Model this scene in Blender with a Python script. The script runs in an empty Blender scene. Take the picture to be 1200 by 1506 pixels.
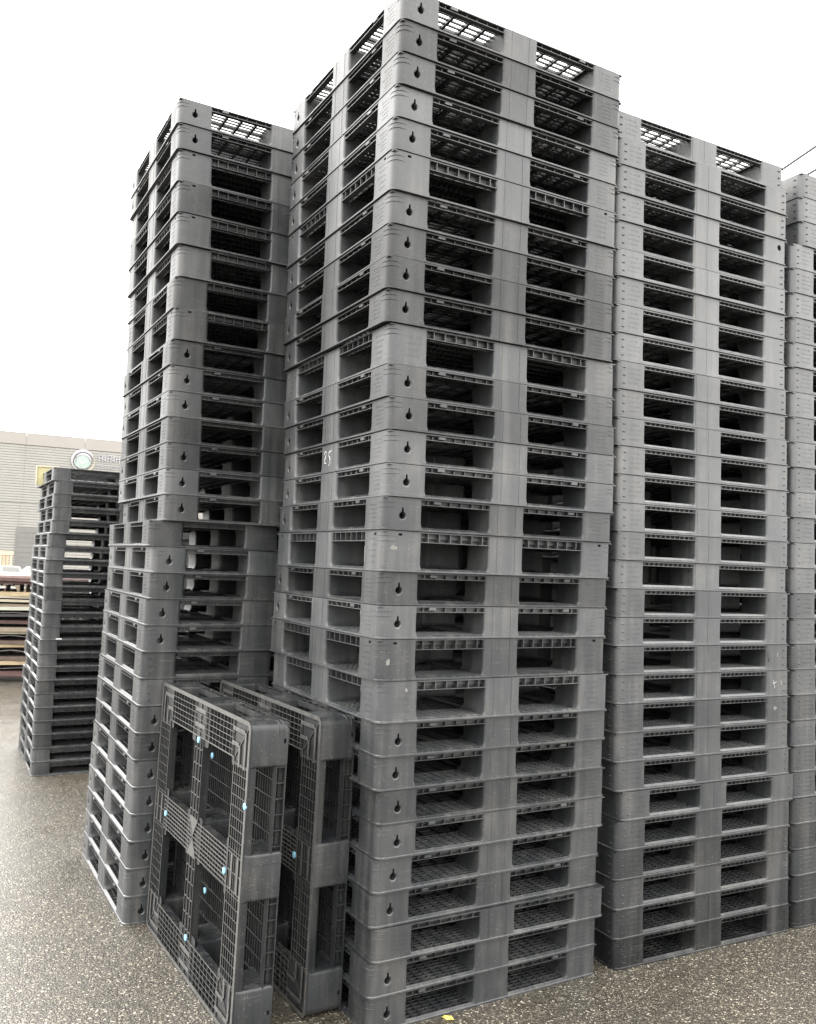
import bpy, bmesh, math, random
from mathutils import Matrix, Vector
R = math.radians
random.seed(11)
scn = bpy.context.scene
col = scn.collection

# ------------------------------------------------------------------ camera
F, PITCH, ROLL, CAMH = 1287.62, 0.0587792, 0.0384442, 1.69257
fw = Vector((0, math.cos(PITCH), math.sin(PITCH)))
up = Vector((0, -math.sin(PITCH), math.cos(PITCH)))
rt = Vector((1, 0, 0))
r2 = rt * math.cos(ROLL) + up * math.sin(ROLL)
u2 = -rt * math.sin(ROLL) + up * math.cos(ROLL)
cd = bpy.data.cameras.new('camera')
cam = bpy.data.objects.new('camera', cd)
col.objects.link(cam)
M = Matrix((r2, u2, -fw)).transposed().to_4x4()
M.translation = Vector((0, 0, CAMH))
cam.matrix_world = M
cd.sensor_fit = 'HORIZONTAL'
cd.sensor_width = 36.0
cd.lens = 36.0 * F / 1200.0
cd.clip_start = 0.05
cd.clip_end = 5000
scn.camera = cam

# ------------------------------------------------------------------ world, sun, exposure
SUN_EL, SUN_AZ = R(42), R(-80)          # azimuth measured from +Y towards +X
w = bpy.data.worlds.new('World')
scn.world = w
w.use_nodes = True
nt = w.node_tree
bg = nt.nodes['Background']
sky = nt.nodes.new('ShaderNodeTexSky')
sky.sky_type = 'NISHITA'
sky.sun_disc = False
sky.sun_elevation = SUN_EL
sky.sun_rotation = SUN_AZ
hs = nt.nodes.new('ShaderNodeHueSaturation')
hs.inputs['Saturation'].default_value = 0.06
mx = nt.nodes.new('ShaderNodeMix')
mx.data_type = 'RGBA'
mx.inputs['Factor'].default_value = 0.8
mx.inputs['B'].default_value = (9.25, 9.1, 8.8, 1)
# overcast (CIE) sky: zenith brighter than the misty horizon
tc = nt.nodes.new('ShaderNodeTexCoord')
sx = nt.nodes.new('ShaderNodeSeparateXYZ')
nt.links.new(tc.outputs['Generated'], sx.inputs[0])
m1 = nt.nodes.new('ShaderNodeMath'); m1.operation = 'MULTIPLY_ADD'; m1.use_clamp = False
mxz = nt.nodes.new('ShaderNodeMath'); mxz.operation = 'MAXIMUM'; mxz.inputs[1].default_value = 0.0
nt.links.new(sx.outputs['Z'], mxz.inputs[0])
nt.links.new(mxz.outputs[0], m1.inputs[0])
m1.inputs[1].default_value = 0.80
m1.inputs[2].default_value = 0.74
cie = nt.nodes.new('ShaderNodeVectorMath'); cie.operation = 'SCALE'
nt.links.new(m1.outputs[0], cie.inputs['Scale'])
nt.links.new(sky.outputs[0], hs.inputs['Color'])
nt.links.new(hs.outputs[0], mx.inputs['A'])
nt.links.new(mx.outputs['Result'], cie.inputs[0])
nt.links.new(cie.outputs[0], bg.inputs['Color'])
bg.inputs['Strength'].default_value = 0.15
sd = bpy.data.lights.new('sun', 'SUN')
sd.energy = 0.6
sd.angle = R(40)
sd.color = (1.0, 0.975, 0.94)
so = bpy.data.objects.new('sun', sd)
col.objects.link(so)
sv = Vector((math.sin(SUN_AZ) * math.cos(SUN_EL), math.cos(SUN_AZ) * math.cos(SUN_EL), math.sin(SUN_EL)))
so.rotation_euler = sv.to_track_quat('Z', 'Y').to_euler()
scn.render.engine = 'CYCLES'
scn.view_settings.view_transform = 'Standard'
scn.view_settings.look = 'None'
scn.view_settings.exposure = 2.2
scn.view_settings.gamma = 1
scn.view_settings.use_curve_mapping = False

# ------------------------------------------------------------------ materials
def newmat(name):
    m = bpy.data.materials.new(name)
    m.use_nodes = True
    n = m.node_tree.nodes
    return m, n, m.node_tree.links, n['Principled BSDF']

def nd(n, t, **kw):
    x = n.new('ShaderNode' + t)
    for k, v in kw.items():
        setattr(x, k, v)
    return x

def math_node(n, l, op, a, b=None, c=None, clamp=False):
    x = nd(n, 'Math', operation=op)
    x.use_clamp = clamp
    for i, v in enumerate((a, b, c)):
        if v is None:
            continue
        if hasattr(v, 'type'):
            l.new(v, x.inputs[i])
        else:
            x.inputs[i].default_value = v
    return x.outputs[0]

def noise(n, l, vec, scale, detail=3, rough=0.55):
    x = nd(n, 'TexNoise')
    x.inputs['Scale'].default_value = scale
    x.inputs['Detail'].default_value = detail
    x.inputs['Roughness'].default_value = rough
    if vec is not None:
        l.new(vec, x.inputs['Vector'])
    return x.outputs['Fac']

def mapping(n, l, vec, scale):
    x = nd(n, 'Mapping')
    x.inputs['Scale'].default_value = scale
    l.new(vec, x.inputs['Vector'])
    return x.outputs[0]

def ramp(n, l, fac, stops):
    x = nd(n, 'ValToRGB')
    e = x.color_ramp.elements
    while len(e) < len(stops):
        e.new(0.5)
    for i, (p, c) in enumerate(stops):
        e[i].position = p
        e[i].color = (c[0], c[1], c[2], 1) if isinstance(c, tuple) else (c, c, c, 1)
    l.new(fac, x.inputs[0])
    return x.outputs[0]

def plastic_material():
    m, n, l, b = newmat('recycled_black_plastic')
    pos = nd(n, 'NewGeometry').outputs['Position']
    tone = nd(n, 'Attribute', attribute_type='OBJECT', attribute_name='tone').outputs['Fac']
    streak = noise(n, l, mapping(n, l, pos, (34, 34, 2.2)), 1.0, 4, 0.6)
    cloud = noise(n, l, pos, 5.0, 4, 0.6)
    s = math_node(n, l, 'ADD', math_node(n, l, 'MULTIPLY', streak, 0.6), math_node(n, l, 'MULTIPLY', cloud, 0.5))
    c = ramp(n, l, s, [(0.34, (0.0115, 0.0135, 0.0160)), (0.55, (0.021, 0.0225, 0.0240)), (0.76, (0.050, 0.049, 0.046))])
    mul = nd(n, 'Mix', data_type='RGBA', blend_type='MULTIPLY')
    mul.inputs['Factor'].default_value = 1.0
    l.new(c, mul.inputs['A'])
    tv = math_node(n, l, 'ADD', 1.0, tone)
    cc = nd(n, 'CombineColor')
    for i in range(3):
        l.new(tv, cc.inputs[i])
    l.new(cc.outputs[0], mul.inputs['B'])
    # pale specks painted in for the glints of rain drops
    vg = nd(n, 'TexVoronoi', feature='F1')
    vg.inputs['Scale'].default_value = 120
    l.new(pos, vg.inputs['Vector'])
    gk = math_node(n, l, 'GREATER_THAN', nd_sep(n, l, vg.outputs['Color']), math_node(n, l, 'SUBTRACT', 1.22, math_node(n, l, 'MULTIPLY', cloud, 0.72)))
    gd = math_node(n, l, 'LESS_THAN', vg.outputs['Distance'], 0.24)
    spk = math_node(n, l, 'MULTIPLY', math_node(n, l, 'MULTIPLY', gk, gd), 0.38)
    mm = nd(n, 'Mix', data_type='RGBA')
    l.new(spk, mm.inputs['Factor'])
    l.new(mul.outputs['Result'], mm.inputs['A'])
    mm.inputs['B'].default_value = (0.16, 0.155, 0.14, 1)
    # rubbed, scraped places: thin level scratches, only in patches
    scr = noise(n, l, mapping(n, l, pos, (5, 5, 260)), 1.0, 2, 0.5)
    patchy = noise(n, l, pos, 7.5, 3, 0.6)
    sm_ = math_node(n, l, 'MULTIPLY', math_node(n, l, 'GREATER_THAN', scr, 0.60), math_node(n, l, 'GREATER_THAN', patchy, 0.57))
    sc2 = nd(n, 'Mix', data_type='RGBA')
    l.new(math_node(n, l, 'MULTIPLY', sm_, 0.12), sc2.inputs['Factor'])
    l.new(mm.outputs['Result'], sc2.inputs['A'])
    sc2.inputs['B'].default_value = (0.16, 0.155, 0.145, 1)
    # dry dusty film left by run-off, in broad vertical bands
    run = noise(n, l, mapping(n, l, pos, (13, 13, 0.8)), 1.0, 3, 0.55)
    dust = nd(n, 'Mix', data_type='RGBA')
    l.new(ramp(n, l, run, [(0.52, 0.0), (0.72, 0.26)]), dust.inputs['Factor'])
    l.new(sc2.outputs['Result'], dust.inputs['A'])
    dust.inputs['B'].default_value = (0.098, 0.096, 0.090, 1)
    l.new(dust.outputs['Result'], b.inputs['Base Color'])
    # rain drops
    vo = nd(n, 'TexVoronoi', feature='F1')
    vo.inputs['Scale'].default_value = 95
    l.new(pos, vo.inputs['Vector'])
    drop = math_node(n, l, 'SUBTRACT', 0.23, vo.outputs['Distance'], clamp=True)
    keep = math_node(n, l, 'GREATER_THAN', nd_sep(n, l, vo.outputs['Color']), 0.80)
    drop = math_node(n, l, 'MULTIPLY', drop, keep)
    grain = noise(n, l, pos, 300.0, 2, 0.55)
    wave = noise(n, l, pos, 9.0, 2, 0.5)
    hgt = math_node(n, l, 'ADD', math_node(n, l, 'MULTIPLY', grain, 0.34),
                    math_node(n, l, 'ADD', math_node(n, l, 'MULTIPLY', drop, 2.6), math_node(n, l, 'MULTIPLY', wave, 1.2)))
    bp = nd(n, 'Bump')
    bp.inputs['Strength'].default_value = 0.55
    bp.inputs['Distance'].default_value = 0.003
    l.new(hgt, bp.inputs['Height'])
    l.new(bp.outputs[0], b.inputs['Normal'])
    ro = ramp(n, l, s, [(0.35, 0.43), (0.75, 0.58)])
    # rain water lies as a film on upward faces
    nz = nd(n, 'SeparateXYZ')
    l.new(nd(n, 'NewGeometry').outputs['True Normal'], nz.inputs[0])
    film = nd(n, 'MapRange')
    film.inputs['From Min'].default_value = 0.35
    film.inputs['From Max'].default_value = 0.85
    l.new(nz.outputs['Z'], film.inputs['Value'])
    ro2 = math_node(n, l, 'SUBTRACT', ro, math_node(n, l, 'MULTIPLY', drop, 1.6), clamp=True)
    ro3 = math_node(n, l, 'MULTIPLY', ro2, math_node(n, l, 'SUBTRACT', 1.0, math_node(n, l, 'MULTIPLY', film.outputs[0], 0.55)))
    l.new(ro3, b.inputs['Roughness'])
    l.new(math_node(n, l, 'MULTIPLY_ADD', tone, 0.45, 0.5), b.inputs['Specular IOR Level'])
    b.inputs['IOR'].default_value = 1.52
    return m

def nd_sep(n, l, colsock):
    x = nd(n, 'SeparateColor')
    l.new(colsock, x.inputs[0])
    return x.outputs[0]

def simple(name, c, rough=0.6, metal=0.0, var=0.18, scale=14.0, bump=0.0, stretch=None, bscale=60.0):
    m, n, l, b = newmat(name)
    pos = nd(n, 'NewGeometry').outputs['Position']
    v = mapping(n, l, pos, stretch) if stretch else pos
    f = noise(n, l, v, scale, 5, 0.6)
    lo = tuple(x * (1 - var) for x in c)
    hi = tuple(min(1, x * (1 + var)) for x in c)
    l.new(ramp(n, l, f, [(0.3, lo), (0.7, hi)]), b.inputs['Base Color'])
    b.inputs['Roughness'].default_value = rough
    b.inputs['Metallic'].default_value = metal
    if bump:
        bp = nd(n, 'Bump')
        bp.inputs['Strength'].default_value = bump
        bp.inputs['Distance'].default_value = 0.01
        l.new(noise(n, l, v, bscale, 4, 0.6), bp.inputs['Height'])
        l.new(bp.outputs[0], b.inputs['Normal'])
    return m

def asphalt_material():
    m, n, l, b = newmat('wet_asphalt')
    pos = nd(n, 'NewGeometry').outputs['Position']
    jit = nd(n, 'TexNoise')
    jit.inputs['Scale'].default_value = 60
    l.new(pos, jit.inputs['Vector'])
    va = nd(n, 'VectorMath', operation='SCALE')
    va.inputs['Scale'].default_value = 0.012
    l.new(jit.outputs['Color'], va.inputs[0])
    vb = nd(n, 'VectorMath', operation='ADD')
    l.new(pos, vb.inputs[0])
    l.new(va.outputs[0], vb.inputs[1])
    v1 = nd(n, 'TexVoronoi', feature='F1')
    v1.inputs['Scale'].default_value = 128
    l.new(vb.outputs[0], v1.inputs['Vector'])
    rnd = nd_sep(n, l, v1.outputs['Color'])
    stone = ramp(n, l, rnd, [(0.0, (0.030, 0.026, 0.021)), (0.40, (0.056, 0.049, 0.039)),
                             (0.72, (0.100, 0.088, 0.069)), (0.90, (0.178, 0.157, 0.123)), (1.0, (0.42, 0.385, 0.33))])
    edge = ramp(n, l, v1.outputs['Distance'], [(0.34, 1.0), (0.72, 0.0)])
    base = nd(n, 'Mix', data_type='RGBA')
    l.new(edge, base.inputs['Factor'])
    base.inputs['A'].default_value = (0.034, 0.030, 0.023, 1)
    l.new(stone, base.inputs['B'])
    patch = noise(n, l, pos, 0.9, 4, 0.6)
    pm = nd(n, 'Mix', data_type='RGBA', blend_type='MULTIPLY')
    pm.inputs['Factor'].default_value = 1
    l.new(base.outputs['Result'], pm.inputs['A'])
    l.new(ramp(n, l, patch, [(0.28, (0.68, 0.69, 0.70)), (0.72, (1.15, 1.12, 1.06))]), pm.inputs['B'])
    l.new(pm.outputs['Result'], b.inputs['Base Color'])
    wet = noise(n, l, pos, 1.7, 5, 0.65)
    rough = math_node(n, l, 'ADD', ramp(n, l, wet, [(0.35, 0.24), (0.68, 0.46)]), math_node(n, l, 'MULTIPLY', rnd, 0.12))
    l.new(rough, b.inputs['Roughness'])
    fine = noise(n, l, pos, 300.0, 2, 0.6)
    h = math_node(n, l, 'ADD', math_node(n, l, 'MULTIPLY', edge, 0.8), math_node(n, l, 'ADD', math_node(n, l, 'MULTIPLY', rnd, 0.9), math_node(n, l, 'MULTIPLY', fine, 0.5)))
    bp = nd(n, 'Bump')
    bp.inputs['Strength'].default_value = 0.6
    bp.inputs['Distance'].default_value = 0.004
    l.new(h, bp.inputs['Height'])
    l.new(bp.outputs[0], b.inputs['Normal'])
    b.inputs['IOR'].default_value = 1.42
    # thin film of rain water
    b.inputs['Coat Weight'].default_value = 0.55
    b.inputs['Coat IOR'].default_value = 1.33
    l.new(ramp(n, l, wet, [(0.35, 0.14), (0.68, 0.34)]), b.inputs['Coat Roughness'])
    cb = nd(n, 'Bump')
    cb.inputs['Strength'].default_value = 0.16
    cb.inputs['Distance'].default_value = 0.004
    l.new(h, cb.inputs['Height'])
    l.new(cb.outputs[0], b.inputs['Coat Normal'])
    return m

PLASTIC = plastic_material()
LIT_FEET = simple('lit_rib_feet_plastic', (0.060, 0.059, 0.056), 0.40, var=0.35, scale=40)  # paler plastic with reflected light painted in, for the rib feet
BLUE = simple('pale_blue_plug', (0.17, 0.34, 0.46), 0.45, var=0.08)
CHALK = simple('white_chalk', (0.62, 0.62, 0.60), 0.9, var=0.15, scale=200)
SCUFF = simple('pale_scuff', (0.13, 0.128, 0.118), 0.8, var=0.35, scale=120)
MARKER = simple('black_marker', (0.012, 0.012, 0.012), 0.5)
TAPE = simple('white_tape', (0.72, 0.72, 0.70), 0.6, var=0.06)
ASPHALT = asphalt_material()
CLAD = simple('beige_cladding', (0.205, 0.198, 0.182), 0.5, var=0.05, scale=0.8)
CLADTOP = simple('beige_parapet', (0.205, 0.190, 0.172), 0.5, var=0.04, scale=0.6)
DOORM = simple('grey_door_paint', (0.115, 0.112, 0.105), 0.5, var=0.06, scale=1.0)
WHITEPAINT = simple('white_car_paint', (0.50, 0.51, 0.49), 0.25, var=0.03)
GLASS = simple('dark_car_glass', (0.035, 0.035, 0.03), 0.1, var=0.05)
RUBBER = simple('tyre_rubber', (0.02, 0.02, 0.02), 0.8)
TIMBERPALE = simple('pale_fence_timber', (0.36, 0.30, 0.22), 0.8, var=0.25, scale=3, stretch=(8, 8, 0.6))
TIMBERORANGE = simple('orange_fence_timber', (0.38, 0.25, 0.155), 0.8, var=0.2, scale=3, stretch=(8, 8, 0.6))
EMBLEMW = simple('white_sign_acrylic', (0.262, 0.258, 0.275), 0.35, var=0.05)
EMBLEMG = simple('mint_sign_acrylic', (0.215, 0.265, 0.24), 0.35, var=0.12, scale=2)
EMBLEMO = simple('peach_sign_acrylic', (0.27, 0.24, 0.195), 0.35, var=0.06)
YELLOW = simple('faded_yellow_board', (0.27, 0.245, 0.13), 0.6, var=0.2, scale=6)
CREAM = simple('cream_board_edge', (0.40, 0.36, 0.27), 0.6, var=0.1)
CABLE = simple('grey_cable', (0.10, 0.10, 0.105), 0.5)
CONCRETE = simple('pole_concrete', (0.30, 0.29, 0.27), 0.8, bump=0.3)
LEAFM = simple('yellow_leaf', (0.55, 0.45, 0.10), 0.55, var=0.2, scale=80)
WOODS = {
    'rust': simple('rust_red_panel', (0.061, 0.030, 0.025), 0.7, var=0.35, scale=9, bump=0.4, stretch=(0.7, 3, 6)),
    'pink': simple('faded_pink_panel', (0.183, 0.131, 0.119), 0.7, var=0.25, scale=9, stretch=(0.7, 3, 6)),
    'yellow': simple('yellow_timber', (0.252, 0.195, 0.117), 0.75, var=0.3, scale=8, bump=0.3, stretch=(0.7, 3, 8)),
    'cream': simple('cream_timber', (0.250, 0.224, 0.172), 0.75, var=0.18, scale=8, stretch=(0.7, 3, 8)),
    'tan': simple('tan_timber', (0.153, 0.122, 0.089), 0.8, var=0.35, scale=9, bump=0.4, stretch=(0.7, 3, 8)),
    'brown': simple('brown_timber', (0.069, 0.047, 0.036), 0.8, var=0.35, scale=9, bump=0.4, stretch=(0.7, 3, 8)),
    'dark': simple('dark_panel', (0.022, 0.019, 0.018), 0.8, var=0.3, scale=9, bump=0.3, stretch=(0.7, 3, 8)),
    'pale': simple('pale_green_board', (0.270, 0.266, 0.223), 0.7, var=0.12, scale=8, stretch=(0.7, 3, 8)),
    'steel': simple('bent_sheet_steel', (0.130, 0.122, 0.118), 0.45, metal=0.4, var=0.2, scale=8),
}

# ------------------------------------------------------------------ mesh helpers
class MB:
    def __init__(self):
        self.v, self.f, self.M = [], [], Matrix.Identity(4)
    def add(self, vs, fs):
        o = len(self.v)
        self.v += [tuple(self.M @ Vector(p)) for p in vs]
        self.f += [tuple(i + o for i in f) for f in fs]
    def box(self, x0, x1, y0, y1, z0, z1):
        self.add([(x0, y0, z0), (x1, y0, z0), (x1, y1, z0), (x0, y1, z0), (x0, y0, z1), (x1, y0, z1), (x1, y1, z1), (x0, y1, z1)],
                 [(3, 2, 1, 0), (4, 5, 6, 7), (0, 1, 5, 4), (1, 2, 6, 5), (2, 3, 7, 6), (3, 0, 4, 7)])
    def loft(self, rings, cap=True):
        k = len(rings[0])
        vs = [p for r in rings for p in r]
        fs = []
        for i in range(len(rings) - 1):
            for j in range(k):
                a, b2 = i * k + j, i * k + (j + 1) % k
                fs.append((a, b2, b2 + k, a + k))
        if cap:
            fs.append(tuple(range(k - 1, -1, -1)))
            fs.append(tuple((len(rings) - 1) * k + j for j in range(k)))
        self.add(vs, fs)
    def tube(self, pts, r, seg=8, closed=False):
        rings = []
        for i, p in enumerate(pts):
            p = Vector(p)
            a = Vector(pts[max(i - 1, 0)]); b2 = Vector(pts[min(i + 1, len(pts) - 1)])
            t = (b2 - a).normalized()
            q = t.cross(Vector((0, 0, 1)))
            if q.length < 1e-4:
                q = Vector((1, 0, 0))
            q.normalize()
            s = q.cross(t)
            rr = r[i] if isinstance(r, (list, tuple)) else r
            rings.append([p + q * math.cos(2 * math.pi * k / seg) * rr + s * math.sin(2 * math.pi * k / seg) * rr for k in range(seg)])
        self.loft(rings)
    def mesh(self, name, mat, sharp=35):
        me = bpy.data.meshes.new(name)
        me.from_pydata(self.v, [], self.f)
        bm = bmesh.new(); bm.from_mesh(me)
        bmesh.ops.recalc_face_normals(bm, faces=bm.faces)
        bm.to_mesh(me); bm.free()
        if sharp:
            me.shade_smooth()
            me.set_sharp_from_angle(angle=R(sharp))
        me.materials.append(mat)
        return me

def obj(name, me, parent=None, M=None):
    o = bpy.data.objects.new(name, me)
    col.objects.link(o)
    if parent is not None:
        o.parent = parent
    if M is not None:
        o.matrix_local = M
    return o

def tag(o, label=None, cat=None, group=None, kind=None):
    if label: o['label'] = label
    if cat: o['category'] = cat
    if group: o['group'] = group
    if kind: o['kind'] = kind
    return o

def empty(name, M):
    o = bpy.data.objects.new(name, None)
    o.empty_display_size = 0.2
    col.objects.link(o)
    o.matrix_world = M
    return o

def rrect(x0, x1, y0, y1, rs, z, seg=5):
    """rounded rectangle ring, radii rs for corners (x0y0, x1y0, x1y1, x0y1), counter-clockwise"""
    out = []
    cs = [(x0, y0, 180), (x1, y0, 270), (x1, y1, 0), (x0, y1, 90)]
    for (cx, cy, a0), r in zip(cs, rs):
        mx_ = cx + r if cx == x0 else cx - r
        my_ = cy + r if cy == y0 else cy - r
        for k in range(seg + 1):
            a = R(a0 + 90 * k / seg)
            out.append((mx_ + r * math.cos(a), my_ + r * math.sin(a), z))
    return out

# ------------------------------------------------------------------ pallets
S = 1.1
C = S / 2
BW = 0.165
INS = 0.0035

def boolean_cut(me, cutters):
    o = bpy.data.objects.new('cut_target', me); col.objects.link(o)
    tmp = []
    for cm_ in cutters:
        c = bpy.data.objects.new('cutter', cm_); col.objects.link(c); tmp.append(c)
        md = o.modifiers.new('b', 'BOOLEAN'); md.operation = 'DIFFERENCE'; md.solver = 'EXACT'; md.object = c
    dg = bpy.context.evaluated_depsgraph_get()
    res = bpy.data.meshes.new_from_object(o.evaluated_get(dg))
    bpy.data.objects.remove(o)
    for c in tmp:
        bpy.data.objects.remove(c)
    return res

def block_rings(H, x0, x1, y0, y1, open_, rs, big=0.019, tf=0.6):
    """open_ = which sides (x0,x1,y0,y1) flare into an opening"""
    rings = []
    for z, e in ((0.0072, big), (0.011, big * 0.72), (0.016, big * 0.42), (0.023, big * 0.15), (0.031, 0), (H - 0.055, 0), (H - 0.040, 0.002 * tf), (H - 0.028, 0.006 * tf), (H - 0.014, 0.012 * tf), (H - 0.002, 0.018 * tf)):
        ring = []
        for (x, y, zz) in rrect(x0, x1, y0, y1, rs, z):
            fr_ = 0.42 if z < H / 2 else 0.12
            gx = e * (fr_ + (1 - fr_) * min(1, (y - y0) / 0.055)) if not open_[2] else e
            gy = e * (fr_ + (1 - fr_) * min(1, (x - x0) / 0.055)) if not open_[0] else e
            fx, fy = (x - x0) / (x1 - x0), (y - y0) / (y1 - y0)
            dx = (gx * (2 * fx - 1) if open_[0] else gx * fx) if open_[1] else (gx * (fx - 1) if open_[0] else 0)
            dy = (gy * (2 * fy - 1) if open_[2] else gy * fy) if open_[3] else 0
            ring.append((x + dx, y + dy, zz))
        rings.append(ring)
    return rings

def text_rows(mb, rng, x0, x1, z0, z1, rows, y):
    """worn raised mould text: rows of tiny illegible raised dashes on the face y (facing -y)"""
    hh = (z1 - z0) / rows
    for k in range(rows):
        z = z1 - (k + 0.5) * hh
        x = x0 + rng.random() * 0.008
        end = x1 - rng.random() * 0.02
        while x < end:
            wdt = rng.uniform(0.002, 0.006)
            hgt = rng.uniform(0.25, 0.5) * hh
            mb.box(x, x + wdt, y - 0.0004, y + 0.001, z - hgt / 2, z + hgt / 2)
            x += wdt + rng.uniform(0.0012, 0.003)

def corner_rib(mb, z, reach=0.052, r=0.030, h=0.0034, d=0.0021):
    """raised rib wrapped round the outer corner at (-C,-C)"""
    a = -C + INS
    path = [(a + reach, a)]
    for k in range(7):
        t = R(270 - 90 * k / 6)
        path.append((a + r + r * math.cos(t), a + r + r * math.sin(t)))
    path.append((a, a + reach))
    rings = []
    for i, (x, y) in enumerate(path):
        p0 = Vector(path[max(0, i - 1)]); p1 = Vector(path[min(len(path) - 1, i + 1)])
        t = (p1 - p0).normalized(); nrm = Vector((-t.y, t.x)) * -1
        cdir = Vector((x, y)) - Vector((0, 0))
        if nrm.dot(cdir) < 0: nrm = -nrm
        e = 0.25 if i in (0, len(path) - 1) else 1.0
        pts = []
        for (dn, dz) in ((-0.001, -h / 2), (d * 0.8 * e, -h / 2 * 0.6), (d * e, 0), (d * 0.8 * e, h / 2 * 0.6), (-0.001, h / 2)):
            pts.append((x + nrm.x * dn, y + nrm.y * dn, z + dz))
        rings.append(pts)
    mb.loft(rings)

def bump_pair(mb, z):
    a = -C + INS
    for t in (0, 1):
        for (sx, sz, dp) in ((0.0090, 0.0033, 0.0042),):
            c = a + 0.040
            rings = []
            for s_, d_ in ((1.0, 0.001), (0.85, -dp * 0.6), (0.45, -dp)):
                rings.append([(c + sx * s_ * math.cos(R(45 * k)), a + d_, z + sz * s_ * math.sin(R(45 * k))) for k in range(8)])
            if t:
                rings = [[(y_, x_, z_) for (x_, y_, z_) in r_] for r_ in rings]
            mb.loft(rings)

def make_corner_block(name, H, style, rng):
    a = -C + INS
    mb = MB()
    mb.loft(block_rings(H, a, -C + BW, a, -C + BW, (0, 1, 0, 1), (0.030, 0.012, 0.014, 0.012)))
    me = mb.mesh(name, PLASTIC)
    cut = []
    if style == 'keyhole':
        k = MB()
        cx, cz = -C + 0.082, 0.44 * H
        ring = [(cx + 0.0125 * math.cos(R(t)), cz + 0.0125 * math.sin(R(t))) for t in range(112, 429, 12)]
        ring += [(cx + 0.0030, cz + 0.030), (cx - 0.0030, cz + 0.030)]
        k.loft([[(x, a - 0.02, z) for x, z in ring], [(x, a + 0.05, z) for x, z in ring]])
        cut.append(k.mesh('cutter', PLASTIC, 0))
        k = MB()                                    # shallow countersink below the hole
        ring = [(cx + 0.0165 * math.cos(R(t)), cz - 0.001 + 0.0165 * math.sin(R(t))) for t in range(0, 360, 15)]
        ring2 = [(cx + 0.0130 * math.cos(R(t)), cz + 0.0130 * math.sin(R(t))) for t in range(0, 360, 15)]
        k.loft([[(x, a - 0.004, z) for x, z in ring], [(x, a, z) for x, z in ring], [(x, a + 0.003, z) for x, z in ring2]])
        cut.append(k.mesh('cutter', PLASTIC, 0))
    if style == 'square':
        for t in (0, 1):
            k = MB()
            k.box(-C + 0.064, -C + 0.080, -C - 0.01, -C + 0.02, H - 0.020, H - 0.011)
            if t:
                k.v = [(y, x, z) for x, y, z in k.v]
            cut.append(k.mesh('cutter', PLASTIC, 0))
    if cut:
        me = boolean_cut(me, cut)
    ex = MB()
    if style in ('keyhole', 'square', 'plain'):
        corner_rib(ex, H - 0.021); corner_rib(ex, H - 0.039)
    if style == 'bumps':
        for q in (0.22, 0.50, 0.77):
            bump_pair(ex, q * H)
    if style == 'ribs':
        for q in (0.10, 0.27, 0.72, 0.90):
            corner_rib(ex, q * H, 0.040, 0.030)
    yf = -C + INS
    if style in ('keyhole', 'square', 'plain'):      # text on the left-hand face (x = a)
        t = MB()
        text_rows(t, rng, -C + 0.060, -C + 0.135, 0.022, H - 0.022, 5, yf)
        ex.add([(y, x, z) for x, y, z in t.v], t.f)
        if style == 'plain':
            text_rows(ex, rng, -C + 0.065, -C + 0.145, 0.030, H - 0.030, 4, yf)
    if style == 'bumps':
        text_rows(ex, rng, -C + 0.062, -C + 0.145, 0.022, H - 0.020, 4, yf)
    bm = bmesh.new(); bm.from_mesh(me)
    me2 = ex.mesh('extras', PLASTIC)
    bm.from_mesh(me2)
    out = bpy.data.meshes.new(name); bm.to_mesh(out); bm.free()
    out.shade_smooth(); out.set_sharp_from_angle(angle=R(32))
    out.materials.append(PLASTIC)
    return out

def make_side_block(name, H, style, rng):
    mb = MB()
    h = BW / 2
    mb.loft(block_rings(H, -h, h, -C + INS, -C + INS + 0.158, (1, 1, 0, 1), (0.010, 0.010, 0.012, 0.012)))
    y = -C + INS
    if style == 'bumps':
        mb.box(-0.0016, 0.0016, y - 0.0007, y + 0.001, 0.008, H - 0.003)
        mb.box(-h + 0.008, -h + 0.0105, y - 0.0008, y + 0.001, 0.008, H - 0.003)
    else:
        mb.box(h - 0.042, h - 0.0405, y - 0.0009, y + 0.001, 0.010, H - 0.004)
        mb.box(-h + 0.038, -h + 0.0395, y - 0.0009, y + 0.001, 0.010, H - 0.004)
    return mb.mesh(name, PLASTIC, 32)

def make_center_block(name, H):
    mb = MB()
    h = BW / 2
    mb.loft(block_rings(H, -h, h, -h, h, (1, 1, 1, 1), (0.012,) * 4, 0.008, 0.3))
    return mb.mesh(name, PLASTIC, 32)

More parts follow.
